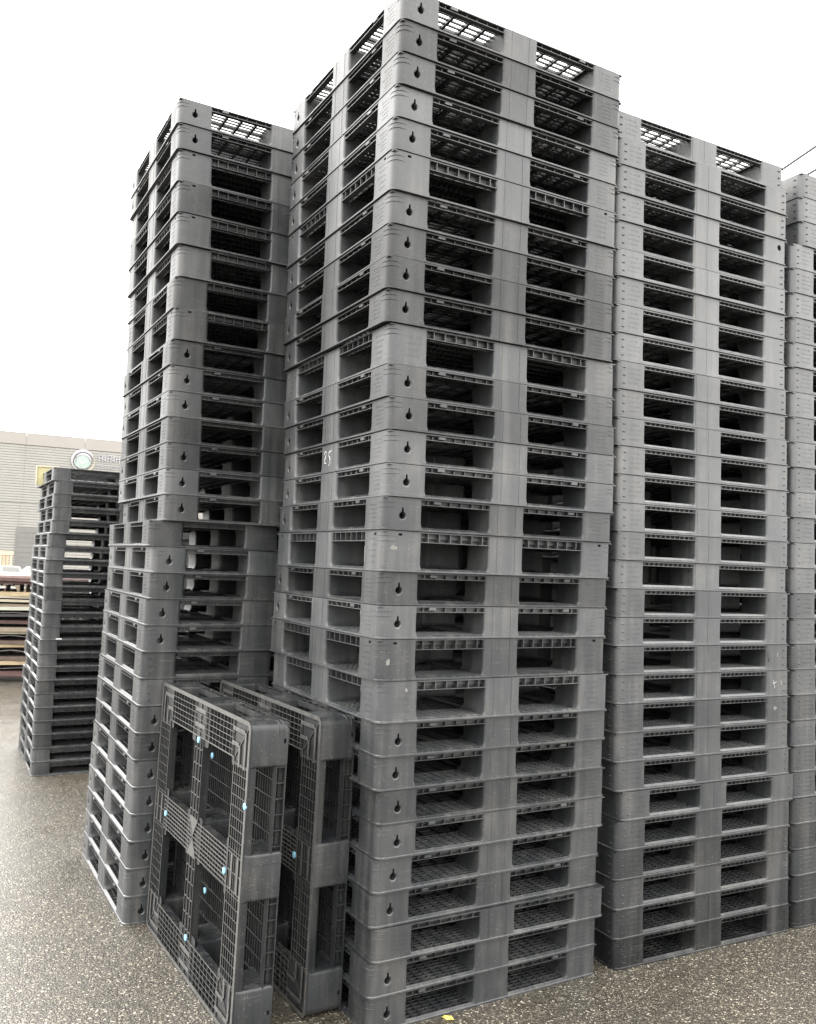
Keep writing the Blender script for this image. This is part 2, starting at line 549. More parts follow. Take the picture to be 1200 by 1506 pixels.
def make_deck(name, H, depth, style, shade_plate=False):
    """grid deck with ladder ribbed edges"""
    mb = MB()
    top = H - 0.0016
    big = 0.62 * depth
    i0 = -C + 0.030
    # coarse ribs along y, pitch 75 mm ; fine ribs along x, pitch 27 mm
    nx = 14 if style != 'ladder' else 44
    cw = 0.0058 if style != 'ladder' else 0.0014
    for i in range(nx + 1):
        x = i0 + (2 * -i0) * i / nx
        mb.box(x - cw, x + cw, i0, -i0, top - (big if style != 'ladder' else 0.020), top)
    ny = 38 if style != 'ladder' else 16
    for j in range(ny + 1):
        y = i0 + (2 * -i0) * j / ny
        d = big * 0.93 if j % 4 == 0 else 0.0075
        t = 0.0050 if j % 4 == 0 else 0.0043
        if style == 'ladder':
            d, t = 0.024, 0.0016
        mb.box(i0, -i0, y - t, y + t, top - d, top - 0.0006)
    if shade_plate:
        mb.box(i0 + 0.003, -i0 - 0.003, i0 + 0.003, -i0 - 0.003, top - 0.0071, top - 0.0043)  # closed plate added to stop light and keep the openings dark
    # edge beams on four sides
    for q in range(4):
        mb.M = Matrix.Rotation(R(90 * q), 4, 'Z')
        e = -C + 0.0045
        ln = C - 0.006 if q % 2 == 0 else C - 0.0075
        lz = 0.0 if q % 2 == 0 else 0.0004
        mb.box(-ln, ln, e, e + 0.026, top - 0.0052 - lz, top - 0.0003 - lz)          # upper lip
        wb = 0.0 if style != 'ladder' else 0.012
        mb.box(-ln, ln, e + 0.024 + wb, e + 0.0275 + wb, top - depth + 0.002, top - 0.0055 - lz)   # web
        for sgn in (-1, 1):
            xa, xb = sgn * (BW / 2 - 0.02), sgn * (C - BW + 0.02)
            xa, xb = min(xa, xb), max(xa, xb)
            mb.box(xa, xb, e + (0.0015 if style != 'ladder' else 0.0), e + 0.0238, top - depth, top - depth + 0.0026)         # lower flange
            n_ = 7 if style != 'bumps' else 12
            for k in range(1, n_):
                x = xa + (xb - xa) * k / n_
                mb.box(x - 0.0016, x + 0.0016, e + (0.003 if style == 'ladder' else 0.008), e + 0.0236 + wb, top - depth + 0.0028, top - 0.0056)
        mb.M = Matrix.Identity(4)
    return mb.mesh(name, PLASTIC, 0)

def make_frame(name, zt=0.0145, slim=1.0):
    """bottom skid frame: outer lipped rail, rib grids, central cross"""
    mb = MB()
    prof = ((0.0, 0.0006), (0.0, 0.0062), (0.0012, 0.0074), (0.006, 0.0098), (0.0125, zt), (0.0165, zt), (0.0165, 0.0006))
    rings = []
    for (ins, z) in prof:
        r = max(0.004, 0.032 - ins)
        rings.append(rrect(-C + ins, C - ins, -C + ins, C - ins, (r,) * 4, z, 5))
    k = len(rings[0])
    vs = [p for r_ in rings for p in r_]
    fs = []
    for i in range(len(rings)):
        for j in range(k):
            a, b2 = i * k + j, i * k + (j + 1) % k
            i2 = (i + 1) % len(rings)
            fs.append((a, b2, i2 * k + (j + 1) % k, i2 * k + j))
    mb.add(vs, fs)
    W = 0.150
    z1 = zt - 0.0012
    for q in range(4):
        mb.M = Matrix.Rotation(R(90 * q), 4, 'Z')
        dz = 0.0003 * q
        lim = C - 0.017
        # longitudinal ribs, stop short in the corner block zone
        for i in range(1, 7):
            y = -C + 0.017 + (W - 0.017) * i / 6
            ext = lim if i == 6 else C - BW + 0.004
            if i == 6: ext = C - W
            t = 0.0026 if i == 6 else 0.0017 * slim
            mb.box(-ext, ext, y - t, y + t, 0.0012 + dz, z1 - dz)
        # cross ribs
        n_ = 20
        for i in range(n_ + 1):
            x = -(C - BW) + 2 * (C - BW) * i / n_
            if abs(x) < BW / 2 - 0.01:
                continue
            mb.box(x - 0.0016 * slim, x + 0.0016 * slim, -C + 0.016, -C + W - 0.002, 0.0016 + dz, z1 - 0.0012 - dz)
        # flat lands at the middle block and the corner
        for yy in (0.045, 0.105):
            mb.box(-0.062, 0.062, -C + yy - 0.009, -C + yy + 0.009, 0.0008, 0.0026)
        for xx in (-0.064, 0.0, 0.064):
            mb.box(xx - 0.0022, xx + 0.0022, -C + 0.016, -C + W - 0.003, 0.0020 + dz, z1 - 0.002)
        # corner cell: L-shaped land, walls and a diagonal web
        for (o1, w1) in ((0.046, 0.008), (0.100, 0.008)):
            mb.box(-C + o1, -C + BW + 0.012, -C + o1 - w1, -C + o1 + w1, 0.0009, 0.0029)
            mb.box(-C + o1 - w1, -C + o1 + w1 - 0.0005, -C + o1 + w1 + 0.0004, -C + BW + 0.012, 0.0009, 0.0029)
        mb.box(-C + 0.016, -C + W, -C + BW + 0.0085, -C + BW + 0.0125, 0.0013, z1 - 0.0005)
        mb.box(-C + BW + 0.0035, -C + BW + 0.0075, -C + 0.016, -C + W, 0.0013, z1 - 0.0008)
        dM = mb.M.copy()
        mb.M = dM @ Matrix.Translation((-C + 0.085, -C + 0.085, 0)) @ Matrix.Rotation(R(45), 4, 'Z')
        mb.box(-0.085, 0.085, -0.0016, 0.0016, 0.0034, z1 - 0.0016)
        mb.M = Matrix.Identity(4)
    # central cross
    L = C - W - 0.003
    for i in range(-4, 5):
        y = i * 0.0165
        mb.box(-L, L, y - 0.0023, y + 0.0023, 0.0014, z1)
    for x in [v * 0.03 for v in range(-13, 14)]:
        mb.box(x - 0.0013, x + 0.0013, -0.064, 0.064, 0.005, z1 - 0.0015)
    for sgn in (-1, 1):
        for i in (-1, 0, 1):
            x = i * 0.036
            y0, y1 = sorted((sgn * 0.075, sgn * L))
            mb.box(x - 0.0145, x - 0.0115, y0, y1, 0.0018, z1 - 0.0004)
            mb.box(x + 0.0115, x + 0.0145, y0, y1, 0.0018, z1 - 0.0004)
            mb.box(x - 0.0112, x + 0.0112, y0, y1, z1 - 0.004, z1 - 0.0018)
            y = y0 + 0.03
            while y < y1 - 0.01:
                mb.box(x - 0.0108, x + 0.0108, y - 0.0022, y + 0.0022, 0.0011, z1 - 0.0045)
                y += 0.062
        # triangular web towards the centre
        pts = [(-0.055, sgn * 0.078), (0.055, sgn * 0.078), (0.004, sgn * 0.004), (-0.004, sgn * 0.004)]
        mb.loft([[(x, y, 0.0004) for x, y in pts], [(x, y, 0.0012) for x, y in pts]])
        for (xa, ya, xb, yb) in ((-0.055, 0.078, -0.003, 0.004), (0.055, 0.078, 0.003, 0.004)):
            v = Vector((xb - xa, yb - ya, 0)); n_ = Vector((-v.y, v.x, 0)).normalized() * 0.002
            q4 = [Vector((xa, ya, 0)) + n_, Vector((xa, ya, 0)) - n_, Vector((xb, yb, 0)) - n_, Vector((xb, yb, 0)) + n_]
            mb.loft([[(p.x, sgn * p.y, -0.0008) for p in q4], [(p.x, sgn * p.y, 0.0101) for p in q4]])
    return mb.mesh(name, PLASTIC, 20)

def make_clip(name):
    mb = MB()
    mb.loft([rrect(-0.016, 0.016, -0.011, 0.011, (0.002,) * 4, z, 1) for z in (0, 0.0085)] + [rrect(-0.0145, 0.0145, -0.0095, 0.0095, (0.002,) * 4, 0.0105, 1)])
    return mb.mesh(name, PLASTIC, 30)

TYPES = {
    'A': dict(H=0.1232, deck=0.024, style='keyhole', edge='plain', clip=True),
    'P': dict(H=0.1232, deck=0.024, style='plain', edge='plain', clip=False),
    'B': dict(H=0.15285, deck=0.040, style='square', edge='ladder', clip=False),
    'Q': dict(H=0.15285, deck=0.036, style='plain', edge='ladder', clip=False),
    'C': dict(H=0.12463, deck=0.0205, style='bumps', edge='bumps', clip=False),
    'D': dict(H=0.1010, deck=0.034, style='ribs', edge='plain', clip=False),
}
FRAME = make_frame('bottom_frame')
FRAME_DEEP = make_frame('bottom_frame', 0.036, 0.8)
FRAME_THICK = make_frame('bottom_frame', 0.019)
FRAME_DEEP.materials.append(LIT_FEET)
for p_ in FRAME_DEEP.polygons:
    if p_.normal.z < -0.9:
        p_.material_index = 1          # rib feet paler: light reflected off the yard put into the colour
CLIP = make_clip('edge_clip')
for k_, t_ in TYPES.items():
    rng = random.Random(5)
    BW = 0.130 if k_ == 'D' else 0.165
    t_['corner'] = make_corner_block('corner_block', t_['H'], t_['style'], rng)
    t_['side'] = make_side_block('side_block', t_['H'], t_['style'], rng)
    t_['center'] = make_center_block('center_block', t_['H'])
    t_['deckm'] = make_deck('deck', t_['H'], t_['deck'], t_['edge'], k_ in 'BQ')
DECK_OPEN = make_deck('deck', 0.15285, 0.040, 'ladder')

BW = 0.165
prng = random.Random(3)
def pallet(typ, M, label, group, tone=None, frame=None):
    t = TYPES[typ]
    root = empty('plastic_pallet', M)
    tag(root, label, 'pallet', group)
    if tone is None:
        tone = prng.choice((-0.36, -0.22, -0.10, 0.0, 0.0, 0.08, 0.18, 0.32)) + prng.uniform(-0.06, 0.06)
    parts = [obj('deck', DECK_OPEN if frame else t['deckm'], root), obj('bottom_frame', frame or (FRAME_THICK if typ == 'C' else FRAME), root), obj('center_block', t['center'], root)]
    for q in range(4):
        Mq = Matrix.Rotation(R(-90 * q), 4, 'Z')
        parts.append(obj('corner_block', t['corner'], root, Mq))
        parts.append(obj('side_block', t['side'], root, Mq))
        if t['clip']:
            for x in (-C + BW + 0.065, C - BW - 0.065):
                parts.append(obj('edge_clip', CLIP, root, Mq @ Matrix.Translation((x, -C + 0.0125, t['H'] - 0.0185))))
    for p in parts:
        p['tone'] = tone
    if frame:
        parts[1]['tone'] = -0.45  # frame and deck darkened: shade in the rib cells put into their tone
        parts[0]['tone'] = -0.40
    return root

ORD = ['top', 'second', 'third', 'fourth', 'fifth', 'sixth', 'seventh', 'eighth', 'ninth', 'tenth', 'eleventh', 'twelfth', 'thirteenth', 'fourteenth', 'fifteenth', 'sixteenth']
LOOK = {
    'A': 'black pallet with keyhole slots',
    'P': 'black pallet without keyhole or studs',
    'B': 'taller ladder-edged black pallet',
    'Q': 'taller plain-cornered black pallet',
    'C': 'black pallet with bump-studded corners',
    'D': 'thin charcoal pallet',
}
def where(i, n, stack):
    if i == 0:
        return 'topmost of ' + stack
    if i < n / 2:
        return ORD[i] + ' from top of ' + stack
    j = n - 1 - i
    if j == 0:
        return 'on the ground under ' + stack
    return ORD[j] + ' from ground in ' + stack
def place(x, y, th, z):
    a = Vector((math.cos(th), math.sin(th))); b = Vector((-math.sin(th), math.cos(th)))
    c = Vector((x, y)) + a * C + b * C
    return Matrix.Translation((c.x, c.y, z)) @ Matrix.Rotation(th, 4, 'Z')

def stack(types, poses, name, group, tones={}):
    n = len(types)
    z = 0.0
    out = [None] * n
    for i in range(n - 1, -1, -1):
        out[i] = pallet(types[i], place(*poses[i], z), LOOK[types[i]] + ', ' + where(i, n, name), group, tones.get(i))
        z += TYPES[types[i]]['H']
    return out

MAIN = [[-0.0934,3.1399,0.5138],[-0.0946,3.1436,0.5108],[-0.0979,3.1464,0.5079],[-0.1036,3.1531,0.5064],[-0.1067,3.1558,0.5036],[-0.1063,3.1564,0.5006],[-0.1078,3.1672,0.4983],[-0.1103,3.17,0.494],[-0.1105,3.1621,0.4976],[-0.1082,3.1719,0.4936],[-0.0926,3.1895,0.4982],[-0.0896,3.1802,0.5025],[-0.0796,3.177,0.5051],[-0.0811,3.1834,0.4983],[-0.08,3.1798,0.4996],[-0.0896,3.1804,0.5001],[-0.0859,3.1864,0.508],[-0.0927,3.1936,0.5061],[-0.0923,3.1917,0.5101],[-0.0897,3.1917,0.5178],[-0.0794,3.1986,0.51],[-0.0734,3.2078,0.5176],[-0.0772,3.216,0.5207],[-0.0645,3.2243,0.5276],[-0.0626,3.2263,0.5281],[-0.0719,3.2302,0.5342],[-0.0786,3.2325,0.5303],[-0.0661,3.2339,0.5108],[-0.0771,3.2309,0.531],[-0.0758,3.2376,0.5319]]
MT = ['A'] * 30
for i in (5, 16, 19): MT[i] = 'B'
for i in (10, 20): MT[i] = 'Q'
MT[27] = 'P'
main = stack(MT, MAIN, 'tallest front stack', 'pallets of the tallest front stack',
             {0: 0.15, 20: 0.25, 21: -0.05, 22: -0.05, 23: -0.25, 24: 0.0, 26: -0.2, 27: -0.15, 28: -0.1, 29: -0.15})

LEFT = [[-1.1669,4.0558,0.5064],[-1.162,4.0613,0.511],[-1.157,4.0725,0.5087],[-1.1474,4.069,0.519],[-1.1434,4.0732,0.5211],[-1.138,4.0915,0.522],[-1.1522,4.0952,0.5065],[-1.1397,4.0839,0.5132],[-1.152,4.0883,0.5132],[-1.1468,4.0922,0.5132],[-1.1488,4.0896,0.5132],[-1.1423,4.0878,0.5132],[-1.1418,4.0875,0.5132],[-1.1399,4.08,0.5132],[-1.1376,4.0795,0.4866],[-1.2048,4.0771,0.4904],[-1.1826,4.0823,0.5066],[-1.1883,4.0825,0.504],[-1.1999,4.0796,0.5011],[-1.2019,4.0793,0.5001],[-1.2079,4.0836,0.4979],[-1.2072,4.0807,0.5035],[-1.208,4.0679,0.5016],[-1.2131,4.0706,0.4978],[-1.2105,4.0692,0.5064],[-1.2116,4.0726,0.5121],[-1.213,4.0758,0.5151],[-1.2176,4.075,0.5145],[-1.2211,4.0752,0.5126],[-1.223,4.0784,0.5156]]
LT = ['A'] * 30
for i in (2, 3, 4, 7): LT[i] = 'B'
for i in (5, 6): LT[i] = 'Q'
for i in (11, 15): LT[i] = 'P'
for i in (20, 21): LT[i] = 'C'
left = stack(LT, LEFT, 'stepped stack left of centre', 'pallets of the stepped left stack')

RX, RY, RTH, RLX, RLY = 0.9562, 3.8183, 0.48026, -0.0264, -0.0175
jr = random.Random(8)
RIGHT = []
for i in range(30):
    z = 0.12463 * (29 - i)
    RIGHT.append([RX - 0.004 + RLX * z + jr.uniform(-1, 1) * 0.005, RY + RLY * z + jr.uniform(-1, 1) * 0.004, RTH + jr.uniform(-1, 1) * 0.003])
RIGHT[24][0] += 0.030; RIGHT[24][1] += 0.012      # one pallet pushed to the right
RIGHT[0][0] -= 0.010; RIGHT[1][0] += 0.004
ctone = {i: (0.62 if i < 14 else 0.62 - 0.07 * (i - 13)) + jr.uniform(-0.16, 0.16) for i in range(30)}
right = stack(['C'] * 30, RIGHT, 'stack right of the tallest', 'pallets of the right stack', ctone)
FX, FY = RX + 1.118 * math.cos(RTH) - 0.004, RY + 1.118 * math.sin(RTH)
FAR = []
for i in range(30):
    z = 0.12463 * (29 - i)
    sh = -0.027 * z + (0.065 if i < 3 else 0.0)
    FAR.append([FX + sh * math.cos(RTH) + jr.uniform(-1, 1) * 0.003, FY + sh * math.sin(RTH) - 0.006 * z + jr.uniform(-1, 1) * 0.004, RTH + jr.uniform(-1, 1) * 0.003])
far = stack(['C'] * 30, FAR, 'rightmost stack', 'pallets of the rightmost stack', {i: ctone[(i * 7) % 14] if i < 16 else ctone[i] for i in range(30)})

# unseen stack added behind the rightmost one to block light; it keeps the fork openings dark
REAR = []
for i in range(30):
    z = 0.12463 * (29 - i)
    REAR.append([RX - 1.16 * math.sin(RTH) + 1.22 * math.cos(RTH) - 0.02 * z + jr.uniform(-1, 1) * 0.005, RY + 1.16 * math.cos(RTH) + 1.22 * math.sin(RTH) + jr.uniform(-1, 1) * 0.005, RTH + jr.uniform(-1, 1) * 0.003])
rear = stack(['C'] * 30, REAR, 'added hidden stack behind the rightmost stack', 'pallets of the added unseen stack')

BX, BY, BTH = -2.735, 6.6272, 0.4973
BACK = []
for i in range(23):
    z = 0.101 * (22 - i)
    BACK.append([BX + 0.012 * z + (0.025 if 0 < i < 5 else 0.0) + jr.uniform(-1, 1) * 0.006, BY + jr.uniform(-1, 1) * 0.006, BTH + jr.uniform(-1, 1) * 0.008])
back = stack(['D'] * 23, BACK, 'low stack at far left', 'pallets of the low stack at far left')

# two pallets standing on edge against the tall stack
def leaning(q, label):
    x, y, th, al, T = q
    u = Vector((-math.sin(th), math.cos(th), 0)); nh = Vector((math.cos(th), math.sin(th), 0)); zz = Vector((0, 0, 1))
    wv = math.cos(al) * zz + math.sin(al) * nh
    n = math.cos(al) * nh - math.sin(al) * zz
    O = Vector((x, y, 0.002)) - n * TYPES['B']['H']
    Mx = Matrix((u, wv, n)).transposed().to_4x4()
    Mx.translation = O + u * C + wv * C
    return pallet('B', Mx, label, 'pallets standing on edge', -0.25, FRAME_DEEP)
lean1 = leaning((-0.41695, 3.22991, 0.54779, 0.01903, 0.1541), 'front black pallet standing on edge, underside and many blue plugs facing left')
lean2 = leaning((-0.1778, 3.3963, 0.5517, 0.01396, 0.1533), 'black pallet standing on edge between the front upright pallet and the tall stack')
pm = MB()
rg = lambda r, z: [(r * math.cos(R(30 * k)), r * math.sin(R(30 * k)), z) for k in range(12)]
pm.loft([rg(0.013, 0.004), rg(0.013, -0.0012), rg(0.010, -0.0026)])
PLUG = pm.mesh('plug', BLUE, 40)
BH = TYPES['B']['H']
for (x, y, z) in ((0.556, 0.935, 0.0), (0.012, 0.804, 0.0), (0.172, 0.532, 0.0), (0.925, 0.545, 0.0), (0.546, 0.152, 0.0), (0.730, 0.829, BH - 0.027), (0.706, 0.267, BH - 0.027)):
    obj('plug', PLUG, lean1, Matrix.Translation((x - C, y - C, z)))
obj('plug', PLUG, lean2, Matrix.Translation((0.170 - C, 0.546 - C, 0)))

# chalk number, marker tick, scuffs, tape: flat marks on the pallets
def strokes(name, parent, mat, lines, to3, r=0.0016):
    mb = MB()
    for ln in lines:
        mb.tube([to3(a, b2) for a, b2 in ln], [r * (0.6 + 0.4 * ((i * 7) % 3) / 2) for i in range(len(ln))], 5)
    return obj(name, mb.mesh(name, mat, 0), parent)
xl = -C + INS - 0.0004
face_l = lambda s, z: (xl, C - (s - 0.0), z)       # s grows towards the camera end when looking at the left face
# s measured from the far end so that the number reads left to right: local y = C - s
two = [(0.500, 0.079), (0.503, 0.090), (0.511, 0.094), (0.518, 0.088), (0.516, 0.074), (0.506, 0.056), (0.499, 0.043), (0.508, 0.046), (0.521, 0.042)]
five = [[(0.566, 0.090), (0.553, 0.088), (0.548, 0.086), (0.547, 0.070), (0.556, 0.068), (0.562, 0.056), (0.560, 0.040), (0.550, 0.030)], [(0.553, 0.089), (0.577, 0.093)]]
strokes('chalk_number', main[13], CHALK, [two] + five, face_l, 0.0015)
def patch(name, parent, mat, pts3):
    mb = MB(); mb.add(pts3, [tuple(range(len(pts3)))])
    return obj(name, mb.mesh(name, mat, 0), parent)
def face_r(x, z, e=0.0006): return (x - C, -C + INS - e, z)
def scuff(parent, cx, cz, rx, rz, mat=SCUFF, n=16, seed=1, fold=True):
    g = random.Random(seed); pts = []
    for k in range(n):
        a = 2 * math.pi * k / n; q = g.uniform(0.6, 1.15)
        pts.append(face_r(cx + rx * q * math.cos(a), cz + rz * q * math.sin(a)))
    return patch('pale_scuff', parent, mat, pts)
scuff(main[16], 0.045, 0.088, 0.014, 0.010, seed=2)
scuff(main[19], 0.045, 0.070, 0.010, 0.013, seed=3)
scuff(main[20], 0.115, 0.118, 0.005, 0.010, seed=4)
scuff(right[19], 1.01, 0.075, 0.004, 0.014, seed=5)
scuff(right[21], 0.99, 0.070, 0.012, 0.010, seed=6)
to_r = lambda x, z: face_r(x, z, 0.0002)
strokes('marker_tick', right[19], MARKER, [[(0.945, 0.090), (0.944, 0.070), (0.950, 0.042), (0.962, 0.066)]], to_r, 0.0016)
strokes('chalk_tick', right[20], CHALK, [[(0.978, 0.08), (0.985, 0.06), (0.989, 0.04)], [(0.975, 0.062), (1.0, 0.07)], [(1.03, 0.075), (1.04, 0.055)]], to_r, 0.0009)
patch('tape_patch', back[12], TAPE, [face_r(0.105, 0.002, 0.0015), face_r(0.145, 0.002, 0.0015), face_r(0.146, 0.014, 0.0015), face_r(0.103, 0.014, 0.0015)])
# one corner of the right stack has a round hole through its face
hm = MB()
hm.loft([[(-C + d, -C + 0.062 + 0.013 * math.cos(R(15 * k)), 0.080 + 0.015 * math.sin(R(15 * k))) for k in range(24)] for d in (-0.02, 0.06)])
holed = boolean_cut(TYPES['C']['corner'], [hm.mesh('cutter', PLASTIC, 0)])
holed.shade_smooth(); holed.set_sharp_from_angle(angle=R(32))
for ch in right[3].children:
    if ch.name.startswith('corner_block') and (ch.matrix_local @ Vector((-C, -C, 0)) - Vector((C, -C, 0))).length < 0.01:
        ch.data = holed

# ------------------------------------------------------------------ ground
gm = MB()
ys = [-400, -40, -10, 0, 4, 8, 14, 20, 24, 28, 32, 40, 400, 2500]
def gz(y):
    t = min(1, max(0, (y - 17) / 19)); t = t * t * (3 - 2 * t)
    return -1.2 * t
xs = [-2500, -400, -60, -20, -5, 0, 5, 20, 60, 400, 2500]
vs = [(x, y, gz(y)) for y in ys for x in xs]
fs = [(j * len(xs) + i, j * len(xs) + i + 1, (j + 1) * len(xs) + i + 1, (j + 1) * len(xs) + i) for j in range(len(ys) - 1) for i in range(len(xs) - 1)]
gm.add(vs, fs)
tag(obj('ground', gm.mesh('ground', ASPHALT, 180)), kind='structure')

# fallen leaf
lm = MB()
pts = [(0, -0.022, 0.004), (0.012, -0.008, 0.009), (0.013, 0.006, 0.006), (0.005, 0.018, 0.010), (0, 0.026, 0.004), (-0.008, 0.014, 0.011), (-0.014, 0.002, 0.005), (-0.009, -0.012, 0.010)]
lm.loft([[(x, y, z - 0.001) for x, y, z in pts], pts])
lf = obj('fallen_leaf', lm.mesh('fallen_leaf', LEAFM, 0))
lf.location = (0.2235, 3.375, 0); lf.rotation_euler = (0, 0, R(70))
tag(lf, 'small yellow fallen leaf on asphalt at foot of tall stack', 'leaf')

# ------------------------------------------------------------------ timber and panel pile at far left
PO = Vector((-5.05, 11.14, 0)); PA = R(17)
pa = Vector((math.cos(PA), math.sin(PA), 0))
def zpx(y): return max(0.0, 1.6926 - (y - 806.0) * 0.00864)
LAYERS = [  # y0,y1 in the photograph's pixels only used to get heights; colour; look
    (993.0, 986.0, 'rust', 'dark rusty panel, lowest board of the timber pile'),
    (976.0, 970.4, 'yellow', 'lower yellow plank deep in the timber pile'),
    (970.0, 965.0, 'brown', 'brown panel on the lower yellow plank of the pile'),
    (951.0, 946.2, 'yellow', 'middle yellow plank in the timber pile, below the cream board'),
    (946.0, 941.5, 'brown', 'brown panel resting on the middle yellow plank'),
    (931.5, 928.0, 'cream', 'cream board between dark gaps at pile mid-height'),
    (927.6, 921.5, 'tan', 'tan weathered plank lying on the cream board'),
    (916.5, 911.5, 'rust', 'rusty sheet panel just under the dark gap of the pile'),
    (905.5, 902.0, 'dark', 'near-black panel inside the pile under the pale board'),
    (896.5, 891.5, 'pale', 'palest greenish-white board of the timber pile'),
    (891.2, 887.6, 'tan', 'thin tan plank lying on the palest board'),
    (884.5, 881.0, 'cream', 'thin cream plank sandwiched in the upper pile'),
    (879.5, 875.8, 'cream', 'cream board below the orange-yellow plank near the top'),
    (875.5, 869.5, 'yellow', 'orange-yellow plank under the rusty panels'),
    (858.6, 854.8, 'rust', 'lower of the two red rusty panels topping the pile'),
    (854.4, 849.6, 'rust', 'upper of the two red rusty panels topping the pile'),
    (849.2, 845.6, 'pink', 'faded pink panel lying topmost on the pile'),
]
pr = random.Random(21)
for (y0, y1, c, lab) in LAYERS:
    z0, z1 = zpx(y0), zpx(y1)
    L0, L1 = -4.0 + pr.uniform(-0.3, 0.3), 2.3 + pr.uniform(-0.25, 0.25)
    mb = MB()
    nseg = 14
    dep = 1.15 + pr.uniform(-0.1, 0.1)
    fr = pr.uniform(-0.05, 0.04)
    rings = []
    ph = pr.uniform(0, 6)
    for i in range(nseg + 1):
        x = L0 + (L1 - L0) * i / nseg
        sag = 0.004 * math.sin(ph + x * 2.3)
        wv_ = 0.012 * math.sin(ph * 2 + x * 5.1)
        rings.append([(x, fr + wv_, z0 + sag), (x, fr + wv_, z1 + sag), (x, fr + dep, z1 + sag), (x, fr + dep, z0 + sag)])
    mb.loft(rings)
    o = obj('timber_board', mb.mesh('timber_board', WOODS[c], 30))
    o.matrix_world = Matrix.Translation(PO) @ Matrix.Rotation(PA + R(pr.uniform(-0.5, 0.5)), 4, 'Z')
    tag(o, lab, 'board', 'boards and panels of the timber pile')
# bent steel sheets poking out of the gaps
for (yb, yp, px_, lab) in ((961.5, 955.3, 0.11, 'folded grey sheet with sharp peak, lower middle of pile'), (938.5, 933.8, 0.09, 'folded grey sheet with low peak above brown panel'), (984.5, 981.0, 0.25, 'nearly flat bent grey sheet near bottom of pile'), (902.0, 900.6, 0.10, 'thin grey sheet under the palest board of pile')):
    zb, zp = zpx(yb), zpx(yp)
    mb = MB(); rings = []
    for x in (-4.0, -3.2, -2.4, -1.6, -1.0, -0.4, px_, 0.45, 1.0, 1.7, 2.2):
        z = zp if abs(x - px_) < 1e-6 else zb - 0.012 * math.cos(x * 3) * 0.5
        rings.append([(x, 0.03, z), (x, 0.03, z + 0.008), (x, 1.0, z + 0.008), (x, 1.0, z)])
    mb.loft(rings)
    o = obj('bent_sheet', mb.mesh('bent_sheet', WOODS['steel'], 0))
    o.matrix_world = Matrix.Translation(PO) @ Matrix.Rotation(PA, 4, 'Z')
    tag(o, lab, 'metal sheet', 'bent sheets in the timber pile')
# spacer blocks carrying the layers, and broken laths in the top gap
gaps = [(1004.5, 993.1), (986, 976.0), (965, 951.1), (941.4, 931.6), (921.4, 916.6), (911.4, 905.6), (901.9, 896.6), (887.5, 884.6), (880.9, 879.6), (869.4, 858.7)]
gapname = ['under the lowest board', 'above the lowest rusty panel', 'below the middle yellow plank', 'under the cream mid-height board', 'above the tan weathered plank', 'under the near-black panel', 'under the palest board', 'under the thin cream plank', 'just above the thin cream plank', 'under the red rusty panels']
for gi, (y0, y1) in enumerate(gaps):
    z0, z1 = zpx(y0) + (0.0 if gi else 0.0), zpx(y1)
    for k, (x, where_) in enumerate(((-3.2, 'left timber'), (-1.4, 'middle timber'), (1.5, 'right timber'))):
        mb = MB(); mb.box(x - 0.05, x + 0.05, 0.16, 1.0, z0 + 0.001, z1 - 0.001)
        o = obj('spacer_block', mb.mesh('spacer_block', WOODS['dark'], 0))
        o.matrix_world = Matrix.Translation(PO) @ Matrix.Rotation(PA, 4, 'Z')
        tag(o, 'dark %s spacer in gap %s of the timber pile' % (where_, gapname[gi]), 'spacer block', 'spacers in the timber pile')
for k in range(16):
    x = -1.3 + 0.14 * k + pr.uniform(-0.04, 0.04)
    mb = MB(); t = pr.uniform(0.010, 0.018)
    z0, z1 = zpx(869.2), zpx(860 + pr.uniform(-0.8, 4))
    mb.loft([[(x, 0.02, z0), (x + t * 2, 0.02, z0), (x + t * 2, 0.5, z0), (x, 0.5, z0)], [(x + pr.uniform(-0.05, 0.05), 0.01, z1), (x + t * 2, 0.01, z1), (x + t * 2, 0.5, z1), (x, 0.5, z1)]])
    o = obj('broken_lath', mb.mesh('broken_lath', WOODS['tan' if k % 3 else 'brown'], 0))
    o.matrix_world = Matrix.Translation(PO) @ Matrix.Rotation(PA, 4, 'Z')
    tag(o, 'short %s broken lath under the rusty panels, %s from left' % ('brown' if k % 3 == 0 else 'tan', ORD[k] if k else 'first'), 'lath', 'broken laths in the timber pile')

# yellow board with pale frame, standing on the low back stack
BZ = 22 * 0.101
yb = empty('yellow_board', Matrix.Translation((-2.735 - 0.30, 6.6272 + 0.62, BZ)) @ Matrix.Rotation(0.28, 4, 'Z'))
tag(yb, 'small faded yellow board with cream rim on far-left low stack', 'board')
mb = MB(); mb.box(-0.05, 0.10, 0.0, 0.012, 0.002, 0.155)
obj('panel', mb.mesh('panel', YELLOW, 0), yb)
mb = MB()
mb.box(-0.062, -0.0502, -0.006, 0.018, 0.002, 0.168); mb.box(-0.05, 0.11, -0.006, 0.018, 0.1552, 0.168); mb.box(0.1002, 0.11, -0.006, 0.018, 0.002, 0.155)
obj('rim', mb.mesh('rim', CREAM, 0), yb)

